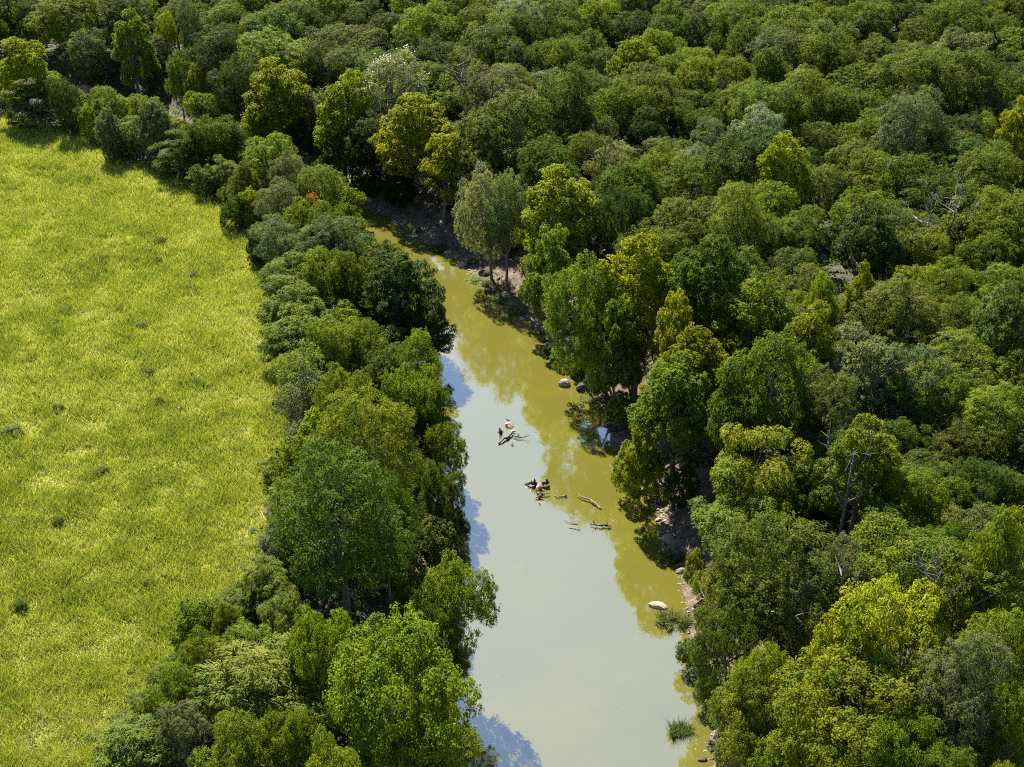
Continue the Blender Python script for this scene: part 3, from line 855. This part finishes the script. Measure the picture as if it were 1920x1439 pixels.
# ------------------------------------------------------------------ stones
def stone_mesh(seed, sub_=1):
    import bmesh
    rr = np.random.default_rng(seed); bm = bmesh.new(); bmesh.ops.create_icosphere(bm, subdivisions=sub_ + 1, radius=1)
    cuts = [(unit(rr.normal(size=3)), rr.uniform(.55, .85)) for _ in range(9)]
    for v in bm.verts:
        p = np.array(v.co)
        for nn, h in cuts:
            e = p @ nn - h
            if e > 0: p = p - nn * e * .9
        v.co = p * (1 + .05 * rr.normal())
    me = bpy.data.meshes.new('stone'); bm.to_mesh(me); bm.free(); return me
SM = {}
for nm, mt in (('s', STONE), ('p', PALESTONE), ('d', DARKSTONE)):
    SM[nm] = [stone_mesh(40 + i, 1) for i in range(5)]
    for me in SM[nm]: me.materials.append(mt)
def put_stone(px, py, w, kind='s', hk=.5, dk=.75, label=None, group=None, name='stone', sink=.25, rot=None):
    p = at(px, py, .05)
    for _ in range(3): p = at(px, py, max(0.0, zg(p[0], p[1])))
    R = w * project(p)[2] / F / 2
    o = link(name, random.choice(SM[kind])); o.location = (p[0], p[1], max(-.02, zg(p[0], p[1])) + R * hk * (1 - 2 * sink) * .6)
    o.scale = (R * 1.1, R * dk * 1.1, R * hk * 1.15); o.rotation_euler = (random.uniform(-.15, .15), random.uniform(-.15, .15), random.uniform(-.5, .5) if rot is None else rot)
    return tag(o, label, 'stone', group)
BIG = [(955, 800, 20, 'p', .6, .8, 'smooth pale rounded stone above the forked driftwood in the creek'), (962, 809, 9, 'p', .45, .8, 'small pale stone just below the smooth pale one in the creek'),
       (1057, 722, 23, 's', .75, .85, 'round boulder standing in the water off the right bank, midway along the creek'), (1097, 729, 34, 'd', .6, .8, 'dark boulder in the bank shade right of the round boulder'),
       (1254, 1016, 30, 's', .7, .8, 'oval grey boulder at the lower end of the bare earth bank'), (1165, 864, 26, 's', .4, .6, 'long flat stone at the waterline left of the leaning yellow green tree'),
       (1187, 906, 20, 's', .5, .8, 'angular stone under the tip of the leaning yellow green tree'), (1232, 1137, 38, 'p', .32, .5, 'flat tan slab lying in the shallows beside the lower right reeds'),
       (886, 494, 20, 'd', 1.0, .9, 'black upright boulder on the right bank near the creek bend'), (865, 499, 20, 's', .6, .8, 'grey boulder left of the black upright one'),
       (911, 513, 30, 'd', .6, .8, 'broad dark boulder lower right of the black upright one'), (919, 547, 24, 'd', .4, .7, 'flat dark stone among the pale reeds on the right bank'),
       (772, 444, 24, 'p', .3, .6, 'flat pinkish slab at the foot of the upstream pale reed clump'), (693, 378, 24, 's', .45, .8, 'grey flat boulder at the far end of the visible creek'),
       (756, 421, 12, 'p', .4, .7, 'light stone just above the upstream pale reed clump'), (738, 417, 14, 's', .35, .7, 'light stone left of and above the upstream pale reeds'),
       (1195, 955, 18, 's', .3, .5, 'low brown stone awash in the creek left of the bare earth bank'), (1218, 972, 10, 'p', .4, .7, 'small oval stone in the water below the low brown one'),
       (1233, 976, 13, 's', .5, .8, 'small stone at the water edge of the bare earth bank'), (1197, 938, 9, 's', .4, .7, 'small stone in the water under the leaning tree'),
       (1240, 1011, 9, 'p', .5, .8, 'small pinkish stone touching the oval grey boulder'), (1276, 1072, 18, 's', .6, .8, 'stone in the dark notch below the lime sprig tree'),
       (1312, 1263, 10, 'p', .7, .8, 'pale stone showing under the lower right bank tree'), (1318, 1425, 22, 'd', .4, .5, 'dark flat stone at the bottom right waterline'),
       (1150, 806, 20, 'd', .5, .7, 'dark stone at the tip of the shaded stony point'), (1140, 800, 16, 'd', .5, .7, 'second dark stone of the shaded stony point'),
       (840, 476, 18, 's', .5, .7, 'grey stone between the dark reeds upstream'), (1020, 640, 16, 'd', .5, .8, 'dark stone in the bank shade above the round boulder')]
for px, py, w, k, hk, dk, lab in BIG: put_stone(px, py, w, k, hk, dk, lab, 'stones lying in and along the creek', 'boulder' if w >= 20 else 'stone')
SCV, SCF = [], []
def along(P0, n, spread, k, wlo, whi, seed):
    """stones too small to pick apart singly: gathered into one sheet of scree"""
    rr = np.random.default_rng(seed); P0 = np.array(P0, float)
    seg = np.concatenate([[0], np.cumsum(np.linalg.norm(np.diff(P0, axis=0), axis=1))])
    for _ in range(n):
        t = rr.uniform(0, seg[-1]); px = np.interp(t, seg, P0[:, 0]) + rr.uniform(-2, spread); py = np.interp(t, seg, P0[:, 1]) + rr.normal() * 3
        p = at(px, py, .05)
        for _k in range(3): p = at(px, py, max(0.0, zg(p[0], p[1])))
        R = rr.uniform(wlo, whi) * project(p)[2] / F / 2; me = SM['s'][rr.integers(0, 5)]
        co = np.array([v.co for v in me.vertices]) * [R, R * rr.uniform(.55, .9), R * rr.uniform(.35, .6)]
        a = rr.uniform(0, 6.28); co = co @ np.array([[math.cos(a), math.sin(a), 0], [-math.sin(a), math.cos(a), 0], [0, 0, 1]])
        b0 = sum(len(v) for v in SCV); SCV.append(co + [p[0], p[1], max(-.02, zg(p[0], p[1])) + R * .12]); SCF.extend(b0 + i_ for f_ in me.polygons for i_ in f_.vertices)
along([(896, 533), (925, 556), (965, 588), (1000, 612), (1018, 628)], 46, 16, 'p', 4, 10, 1)
along([(1226, 940), (1236, 965), (1243, 985), (1252, 1005)], 34, 14, 'p', 4, 9, 2)
along([(1284, 1120), (1296, 1190), (1318, 1270), (1328, 1320), (1338, 1380), (1348, 1436)], 44, 16, 's', 5, 11, 3)
along([(690, 386), (725, 405), (760, 425), (800, 452)], 20, 14, 's', 3, 8, 4)
along([(1122, 752), (1140, 780), (1150, 815), (1165, 850)], 24, 14, 's', 4, 9, 5)
along([(1192, 905), (1215, 925)], 12, 10, 'p', 4, 8, 6)
SCREE = simple_mat('scree_stone', (.11, .085, .068), (.21, .165, .135), 2.2, c3=(.34, .275, .23), bump=.4)
tag(link('shore_scree', mesh_from('shore_scree', np.vstack(SCV), SCF, 3), SCREE), 'small pinkish stones strewn along the right shore', None, None, 'stuff')
# gravel too small to count
N = 5200; t = r.integers(0, len(RBd), N); d0 = np.abs(r.normal(0, 1.1, N)) - .25
tg = np.gradient(RBd, axis=0); nm_ = unit(np.stack([-tg[:, 1], tg[:, 0]], 1))
sgn = np.sign(terrain(*(RBd[::40] + nm_[::40] * 1.0).T)[1] - .5).mean()
gp = RBd[t] + nm_[t] * (d0 * (1 if sgn > 0 else -1))[:, None]
okk = (gp[:, 1] > 60) & (gp[:, 1] < 200); gp = gp[okk]; N = len(gp)
gz = np.maximum(terrain(gp[:, 0], gp[:, 1])[0], -.02)
s_ = r.uniform(.04, .15, N)[:, None]
oct_ = np.array([[1, 0, 0], [0, 1, 0], [-1, 0, 0], [0, -1, 0], [0, 0, .6], [0, 0, -.5]])
PV = (np.concatenate([gp, gz[:, None]], 1)[:, None] + oct_[None] * s_[:, None] * r.uniform(.6, 1.4, (N, 6, 3))).reshape(-1, 3)
of = np.array([[0, 1, 4], [1, 2, 4], [2, 3, 4], [3, 0, 4], [1, 0, 5], [2, 1, 5], [3, 2, 5], [0, 3, 5]])
PF = (np.arange(N)[:, None, None] * 6 + of[None]).reshape(-1)
tag(link('bank_gravel', mesh_from('bank_gravel', PV, PF, 3), STONE), 'small pinkish gravel along the right shore', None, None, 'stuff')

# ------------------------------------------------------------------ reeds
REEDLEAF = leaf_material('reed_leaf', base=(.14, .165, .085))
REEDGREEN = leaf_material('reed_green', base=(.075, .095, .042))
def reed_mesh(seed, mat):
    rr = np.random.default_rng(seed); N = 900
    nt = 16; ta = rr.uniform(0, 6.283, nt); tq = np.sqrt(rr.uniform(0, 1, nt)); th = rr.uniform(.45, 1.2, nt); k = rr.integers(0, nt, N)
    x = np.cos(ta[k]) * tq[k] + rr.normal(0, .11, N); y = np.sin(ta[k]) * tq[k] * .7 + rr.normal(0, .09, N)
    h = np.clip(.6 * th[k] * rr.uniform(.35, 1.25, N), .06, 1)
    P = blades(x, y, np.zeros(N), h, rr.uniform(.04, .09, N), rr.uniform(.2, 1.4, N), rr)
    me = mesh_from('reed_blades', P, np.arange(len(P)), 3, {'tint': np.repeat(np.clip(rr.uniform(0, 1, N) * .6 + .4 * rr.uniform(0, 1, nt)[k], 0, 1), 3)}); me.materials.append(mat); return me
RM = {'p': [reed_mesh(60 + i, REEDLEAF) for i in range(3)], 'g': [reed_mesh(70 + i, REEDGREEN) for i in range(3)]}
REEDS = [(766, 437, 52, 'p', 1, 'pale reed clump on the shore near the creek bend, farthest upstream'), (820, 472, 42, 'g', 1, 'dark green reed clump below the farthest pale reeds'),
         (843, 487, 30, 'p', .8, 'narrow reed tuft right of the dark green reed clump'), (893, 527, 34, 'p', .8, 'pale reeds on the shelf below the black upright boulder'),
         (915, 536, 36, 'g', .8, 'green reeds behind the pale reeds on the scree shelf'), (945, 562, 40, 'p', .7, 'pale reed mat in the middle of the scree shelf'),
         (975, 582, 46, 'p', .7, 'pale reed mat at the lower end of the scree shelf'), (1030, 663, 26, 'g', 1, 'small dark reed tuft in the bank shade upstream of the round boulder'),
         (1106, 750, 40, 'p', .9, 'grey green reed clump below the dark boulder'), (1262, 1168, 66, 'g', 1, 'big reed clump beside the flat tan slab'),
         (1280, 1372, 48, 'g', 1.3, 'tall reed clump in the water at the bottom right'), (1258, 1050, 44, 'g', 1.4, 'dark weeds overhanging the water below the oval boulder'),
         (1265, 950, 24, 'g', .7, 'small green weeds growing on the bare earth bank'), (1318, 1350, 30, 'p', .7, 'thin pale grass on the shore right of the tall reed clump')]
for px, py, w, k, hk, lab in REEDS:
    p = at(px, py, 0)
    for _ in range(3): p = at(px, py, max(-.05, zg(p[0], p[1])))
    R = w * project(p)[2] / F / 2
    o = link('reed_clump', random.choice(RM[k])); o.location = p; o.scale = (R, R * 1.1, max(R, .6) * .85 * hk); o.rotation_euler = (0, 0, random.uniform(-.4, .4))
    tag(o, lab, 'reeds', 'reed clumps along the right shore')

# ------------------------------------------------------------------ driftwood
def wood(name, parts, mat, label):
    """parts: list of (points[(px,py,z)], radii); the first is the main stem, the others become branch parts"""
    root = None
    for i, (pts, rad) in enumerate(parts):
        W3 = [at(a, b_, c_) for a, b_, c_ in pts]
        if root is None:
            base = np.array(W3[0]); root = bpy.data.objects.new(name, None); C.objects.link(root); root.location = base; root.empty_display_size = .3
            tag(root, label, 'driftwood', 'driftwood lying in the creek')
        # subdivide with slight crookedness
        W3 = np.array(W3); tt = np.linspace(0, len(W3) - 1, (len(W3) - 1) * 3 + 1)
        Q3 = np.stack([np.interp(tt, range(len(W3)), W3[:, j]) for j in range(3)], 1); rr = np.interp(tt, range(len(W3)), rad) * .68
        Q3[1:-1] += rng.normal(size=(len(Q3) - 2, 3)) * rr[1:-1, None] * .35
        t = Tubes(); t.add(Q3 - base, rr * rng.uniform(.85, 1.15, len(rr)), 7)
        link('stem' if i == 0 else 'branch', t.mesh('driftwood_piece'), mat, root)
    return root
wood('driftwood_branch', [([(935, 832, .1), (944, 823, .2), (953, 819, .2), (962, 812, .15)], [.10, .14, .16, .09]), ([(953, 819, .2), (950, 825, .1)], [.08, .06]),
     ([(958, 815, .2), (970, 820, .15), (982, 820, .2), (991, 817, .45)], [.06, .1, .08, .06]), ([(971, 820, .15), (972, 815, .4)], [.06, .03]), ([(962, 813, .3), (975, 815, .2)], [.05, .03])], WETWOOD, 'forked dark driftwood branch below the smooth pale stone')
wood('driftwood_stump', [([(937, 812, -.1), (937, 808, .25), (936, 802, .75)], [.26, .2, .03]), ([(937, 810, .1), (944, 809, .06)], [.09, .03]), ([(937, 810, .1), (932, 810, .06)], [.07, .03])], WETWOOD, 'pointed dark stub sticking out of the water left of the pale stone')
wood('driftwood_twig', [([(948, 787, .02), (952, 787, .08), (956, 789, .03)], [.03, .05, .03]), ([(952, 787, .1), (951, 785, .2)], [.03, .02])], WETWOOD, 'tiny dark twig in the water just above the smooth pale stone')
wood('driftwood_twig', [([(956, 831, .0), (960, 834, .08), (963, 836, .03)], [.03, .05, .04]), ([(961, 834, .05), (962, 829, .35)], [.05, .03])], DRIFT, 'short light twig below the fork of the dark driftwood branch')
wood('driftwood_stump', [([(1007, 938, .0), (1011, 930, .2), (1008, 923, .3), (1012, 916, .4), (1010, 909, .3)], [.14, .30, .22, .38, .26]), ([(1010, 920, .3), (1003, 918, .6)], [.16, .05]), ([(1011, 930, .2), (1005, 934, .1)], [.16, .06]), ([(1012, 914, .4), (1018, 913, .6)], [.16, .05]), ([(1013, 924, .2), (1021, 926, .25), (1031, 926, .15)], [.12, .09, .05]),
     ([(1011, 933, .1), (1017, 937, .03), (1021, 939, -.02)], [.1, .08, .03])], DRIFT, 'uprooted pale stump with its dark root mass, largest driftwood in the creek')
st = wood('driftwood_roots', [([(1007, 909, .1), (1000, 906, .3), (992, 907, .2), (984, 908, .05)], [.22, .30, .2, .06]), ([(1002, 908, .3), (1003, 902, .6), (1002, 897, .8)], [.16, .12, .03]), ([(997, 906, .3), (996, 901, .6)], [.12, .04]),
     ([(1011, 909, .1), (1018, 907, .3), (1024, 904, .4), (1029, 905, .2)], [.16, .24, .30, .1]), ([(1024, 904, .4), (1025, 898, .7)], [.2, .1]), ([(1019, 907, .2), (1016, 902, .5)], [.1, .03])], WETWOOD, 'black root mass spreading either side behind the pale stump')
wood('driftwood_branch', [([(1038, 929, .0), (1044, 932, .1), (1052, 931, .1), (1063, 930, .12)], [.03, .06, .08, .09]), ([(1058, 930, .15), (1064, 925, .3)], [.06, .03])], DRIFT, 'short pale driftwood stick right of the pale stump')
wood('driftwood_branch', [([(1081, 926, .25), (1092, 933, .2), (1105, 936, .2), (1113, 942, .2), (1121, 949, .12), (1127, 955, .05)], [.05, .09, .10, .14, .13, .09]), ([(1104, 936, .2), (1106, 933, .35)], [.06, .03])], DRIFT, 'long crooked driftwood branch floating alone toward the right bank')
wood('driftwood_twig', [([(1059, 976, .08), (1070, 980, .1), (1083, 984, .0)], [.03, .04, .05])], DRIFT, 'thin straight stick, upper of the two below the long crooked branch')
wood('driftwood_twig', [([(1064, 990, .0), (1076, 991, .05), (1088, 994, .06)], [.03, .04, .04]), ([(1085, 993, .05), (1087, 989, .2)], [.03, .02])], DRIFT, 'thin twiggy stick, lower of the two below the long crooked branch')
wood('driftwood_brush', [([(1107, 983, .15), (1118, 984, .2), (1130, 985, .2), (1146, 987, .1)], [.07, .11, .12, .06]), ([(1114, 984, .2), (1112, 976, .6)], [.07, .03]), ([(1138, 986, .2), (1138, 973, .9)], [.05, .02]),
     ([(1130, 985, .2), (1143, 980, .4)], [.06, .02]), ([(1134, 986, .2), (1145, 991, .05)], [.06, .02]), ([(1126, 985, .2), (1133, 990, .05)], [.06, .02]), ([(1140, 987, .2), (1148, 983, .35)], [.05, .02])], WETWOOD, 'tangled brown brush pile in the shallows near the bare earth bank')
wood('driftwood_twig', [([(1009, 939, .0), (1012, 944, .12), (1014, 947, .03)], [.03, .05, .03])], DRIFT, 'small brown twig just below the pale stump')

# ------------------------------------------------------------------ dead trees
def dead_tree(cx, top, w, H, label, seed, lean=0, n_limb=7, z_px=None):
    rr = np.random.default_rng(seed); sl = 120; z = 4
    for _ in range(5):
        p = at(cx, top, z + H); z = zg(p[0], p[1]); sl = project((p[0], p[1], z + H))[2]
    R = w * sl / F / 2
    root = bpy.data.objects.new('dead_tree', None); C.objects.link(root); root.location = (p[0], p[1], z); tag(root, label, 'tree', 'bare dead trees')
    t = Tubes(); tr = np.array([[0, 0, -.3], [lean * .3, 0, H * .3], [lean * .7 + rr.normal() * .2, rr.normal() * .2, H * .6], [lean + rr.normal() * .3, rr.normal() * .3, H * .85]])
    t.add(tr, [.17, .14, .09, .035], 7); link('trunk', t.mesh('dead_trunk'), DEADWOOD, root)
    for i in range(n_limb):
        s0 = rr.uniform(.35, .85); a = np.array([np.interp(s0 * H, tr[:, 2], tr[:, j]) for j in range(3)])
        an = 6.283 * i / n_limb + rr.uniform(-.5, .5); L = R * rr.uniform(.7, 1.1)
        e = a + np.array([math.cos(an) * L, math.sin(an) * L, (H - a[2]) * rr.uniform(.5, 1.0)])
        mid = (a + e) / 2 + np.array([math.cos(an) * L * .18, math.sin(an) * L * .18, -.1 * L]) + rr.normal(size=3) * .15
        t = Tubes(); main = np.array([a, a * .6 + mid * .4, mid, mid * .45 + e * .55 + rr.normal(size=3) * .15, e]); t.add(main, [.075, .06, .045, .03, .01], 5)
        for _k in range(9):
            u_ = rr.uniform(.35, .95) * 4; b0 = np.array([np.interp(u_, range(5), main[:, j]) for j in range(3)])
            dv = unit(rr.normal(size=3) + (e - a) / np.linalg.norm(e - a) + [0, 0, .3]) * L * rr.uniform(.25, .55)
            t.add([b0, b0 + dv * .5 + rr.normal(size=3) * .08, b0 + dv + rr.normal(size=3) * .1], [.026, .018, .006], 4, cap=False)
        link('branch', t.mesh('dead_branch'), DEADWOOD, root)
    return root
dead_tree(1735, 1018, 130, 11.5, 'bare grey snag with forked limbs rising behind the large yellow green tree', 1, 1.0, 6)
dead_tree(1615, 1015, 90, 10.5, 'thin leaning bare snag left of the forked grey snag', 2, -1.0, 5)
dead_tree(1785, 325, 120, 11, 'bare grey branched dead tree in the right woods', 3, .5, 9)
dead_tree(1725, 385, 100, 9.5, 'smaller bare tree lower left of the bare grey branched one', 4, -.5, 7)
dead_tree(1130, 232, 60, 10, 'pale bare trunk in the dark gap right of the broad olive dome', 5, .6, 5)
dead_tree(868, 96, 90, 12.5, 'bare branched tree standing above the white flowered tree', 6, 0, 8)
dead_tree(1600, 805, 120, 10.5, 'dark forked bare limbs among the open crown in the right woods', 7, .3, 6)
dead_tree(1565, 1045, 60, 8.5, 'brown bare twiggy tree between the mid green tree and the snags', 8, 0, 8)

# blossoms on the white tree
BLOS = simple_mat('blossom', (.30, .31, .25), (.45, .45, .38), 3)
for t_ in TREES:
    if t_['col'] == 'pale' and 700 < t_['px'] < 790 and t_['kind'] == 'fine' and t_['y'] > 150 and 'o' in t_ and not t_.get('b'):
        me = t_['crown'].data; co = np.empty(len(me.vertices) * 3, np.float32); me.vertices.foreach_get('co', co); co = co.reshape(-1, 3)[::4]
        rot = t_['o'].rotation_euler.z; wx_ = co[:, 0] * math.cos(rot) - co[:, 1] * math.sin(rot); wy_ = co[:, 0] * math.sin(rot) + co[:, 1] * math.cos(rot)
        rad_ = np.hypot(wx_, wy_); sel = np.where((co[:, 2] > 6.5) & (wy_ < 1.5) & (wave(wx_ * 3, co[:, 2] * 3, 3.5) > .1))[0]
        sel = rng.choice(sel, min(600, len(sel)), replace=False)
        cen = co[sel] * 1.03 + [0, 0, .1]
        P, T = cards(cen, unit(rng.normal(size=(len(sel), 3)) * .5 + [0, 0, 1]), .10, .09, rng)
        link('blossom', leaf_mesh('blossom', P, T), BLOS, t_['o']); t_['b'] = 1; t_['label'] = 'white flowered grey green tree between the two tall yellow trees'
        break

# the rust red spray on its bush
for t_ in TREES:
    if t_['label'] and 'topped by a rust red spray' in t_['label']:
        RED = leaf_material('red_leaf', base=(.20, .060, .022)); n_ = 170
        cen = rng.normal(size=(n_, 3)) * [.34, .25, .34]; P, T = cards(cen, unit(rng.normal(size=(n_, 3)) + [0, -.4, .6]), .12, .06, rng)
        o = link('red_leaves', leaf_mesh('red_leaves', P, T), RED, t_['o']); sc_ = t_['o'].scale
        o.location = (0, 0, t_['H'] / sc_[2] * .97); o.scale = (1 / sc_[0], 1 / sc_[1], 1 / sc_[2]); o['label'] = 'rust red spray of leaves'
# leaves and foam flecks drifting on the creek
N = 110; fxp = rng.uniform(880, 1330, N); fyp = rng.uniform(620, 1439, N)
cen = np.array([at(a, b_, .012) for a, b_ in zip(fxp, fyp)]); sd2 = terrain(cen[:, 0], cen[:, 1])[1]; cen = cen[sd2 == 0]
P, T = cards(cen, unit(rng.normal(size=cen.shape) * .05 + [0, 0, 1]), random.uniform(.03, .04), .028, rng, fold=.1)
tag(link('floating_leaves', leaf_mesh('floating_leaves', P, T), leaf_material('drifting_leaf', base=(.16, .15, .08))), 'scattered pale leaves drifting on the creek', None, None, 'stuff')

# red soil of the upstream bluff
p = at(157, 182, 1.2); import bmesh
bm = bmesh.new(); bmesh.ops.create_icosphere(bm, subdivisions=4, radius=1)
for v in bm.verts:
    c_ = v.co; k_ = 1 + .22 * float(wave(np.array(c_.x * 2.0 + 5), np.array(c_.y * 2 + c_.z * 2.4), 1.6)); v.co = (c_.x * 3.2 * k_, c_.y * 2.2 * k_, c_.z * 1.8 * (k_ if c_.z > 0 else 1))
me = bpy.data.meshes.new('soil_bluff'); bm.to_mesh(me); bm.free(); me.materials.append(REDEARTH)
o = link('soil_bluff', me); o.location = (p[0], p[1], max(.2, zg(p[0], p[1])) + .3); tag(o, 'red brown bluff of bare soil beside the upper creek behind the feathery bush', 'bluff')

# ------------------------------------------------------------------ labels for the trees that have none
LM = [(740, 165, 'the white flowered tree'), (780, 230, 'the tall yellow tree above the bend'), (1045, 410, 'the big yellow bank tree'), (1190, 530, 'the tall yellow lime tree'), (1330, 500, 'the plumed fresh green tree'),
      (1425, 830, 'the fan shaped light tree'), (1665, 1140, 'the large lower right yellow tree'), (1865, 1020, 'the drooping willow'), (1700, 215, 'the grey dome crown'), (1470, 300, 'the isolated yellow crown'),
      (1785, 370, 'the bare grey branched tree'), (960, 220, 'the very broad olive dome'), (755, 540, 'the dark tree at the narrows'), (640, 900, 'the biggest left bank tree'), (730, 1240, 'the large lime dome'),
      (595, 375, 'the rust red spray'), (522, 150, 'the broad yellow upstream tree'), (50, 115, 'the far left yellow tree'), (70, 185, 'the meadow corner bush'), (1610, 840, 'the open crowned forked tree'),
      (1735, 1050, 'the grey forked snag'), (1270, 960, 'the bare earth bank'), (560, 690, 'the bare-twigged sapling'), (1380, 380, 'the pale pointed tree'), (1905, 235, 'the yellow right edge tree'), (1430, 690, 'the large mid green dome'),
      (868, 130, 'the bare tree above the blossoms'), (1082, 530, 'the soft yellow green bank tree'), (840, 1110, 'the far overhanging tree'), (505, 1230, 'the wide feathery tree'), (207, 230, 'the grey green juniper'), (1620, 530, 'the twin lime tips')]
def autolabel(t):
    sz = 'small' if t['D'] < 4.5 else ('medium' if t['D'] < 8 else 'large')
    noun = 'shrub' if t['kind'] in ('shrub', 'sparse') else 'tree'
    x, y = t['px'], t['py']
    if y < 34: 
        return sz, '%s %s' % (CW[t['col']], KW[t['kind']]), noun, 'at the top frame edge, ' + ('left' if x < 480 else 'centre left' if x < 960 else 'centre right' if x < 1440 else 'right')
    best = min(LM, key=lambda m_: math.hypot(m_[0] - x, (m_[1] - y) * 1.1)); dx, dy = x - best[0], y - best[1]; d = math.hypot(dx, dy)
    if abs(dx) > 2.2 * abs(dy): w = 'left of' if dx < 0 else 'right of'
    elif abs(dy) > 2.2 * abs(dx): w = 'behind' if dy < 0 else 'in front of'
    else: w = ('behind and ' if dy < 0 else 'in front and ') + ('left of' if dx < 0 else 'right of')
    return sz, '%s %s' % (CW[t['col']], KW[t['kind']]), noun, w + ' ' + best[2]
ORD = ['leftmost'] + [w_ + ' left' for w_ in 'second third fourth fifth sixth seventh eighth ninth tenth eleventh twelfth'.split()]
buck = {}
for t in TREES:
    x, y = t['x'], t['y']; s_ = terrain(np.array([x]), np.array([y]))[1][0]
    t['o']['group'] = 'trees and shrubs of the left bank strip' if s_ == 1 else ('shrubs on the right creek bank' if t['kind'] == 'shrub' else 'trees of the woods right of the creek')
    if t['label']: t['o']['label'] = t['label']; continue
    buck.setdefault(autolabel(t), []).append(t)
NW = ['', '', 'two', 'three', 'four', 'five', 'six', 'seven', 'eight', 'nine']
used = set(t['label'] for t in TREES if t['label'])
for (sz, look, noun, where), ts in buck.items():
    ts.sort(key=lambda t: t['px'])
    for i, t in enumerate(ts):
        o1 = '' if len(ts) == 1 else ORD[min(i, 11)] + ' '
        of = '' if len(ts) == 1 else 'of ' + (NW + ['ten', 'eleven', 'twelve'])[min(len(ts), 12)] + ' '; pl = '' if len(ts) == 1 else 's'
        lk = look.split()
        for cand_ in (o1 + of + sz + ' ' + look + ' ' + noun + pl + ' ' + where, o1 + sz + ' ' + look + ' ' + noun + ' ' + where, o1 + sz + ' ' + ' '.join(lk[:-1]) + ' ' + noun + ' ' + where, o1 + sz + ' ' + lk[0] + ' ' + lk[1] + ' ' + noun + ' ' + where.replace('behind and ', 'behind, ').replace('in front and ', 'below, ')):
            if len(cand_.split()) <= 16: break
        if cand_ in used: print('DUP', cand_)
        used.add(cand_); t['o']['label'] = cand_

# ------------------------------------------------------------------ thin summer haze
hm, n, l = new_mat('haze_air')
pv = n.new('ShaderNodeVolumePrincipled'); pv.inputs['Color'].default_value = (.78, .88, 1, 1); pv.inputs['Density'].default_value = HAZE; pv.inputs['Anisotropy'].default_value = .35
o_ = n.new('ShaderNodeOutputMaterial'); l.new(pv.outputs[0], o_.inputs['Volume'])
b0, b1 = (-3050, -2550, -3.0), (3050, 4550, 66.0)
HV = [(x, y, z) for z in (b0[2], b1[2]) for y in (b0[1], b1[1]) for x in (b0[0], b1[0])]
if HAZE: tag(link('haze', mesh_from('haze', HV, [0, 2, 3, 1, 4, 5, 7, 6, 0, 1, 5, 4, 2, 6, 7, 3, 0, 4, 6, 2, 1, 3, 7, 5], 4), hm), 'thin pale summer haze over the woods', None, None, 'stuff')
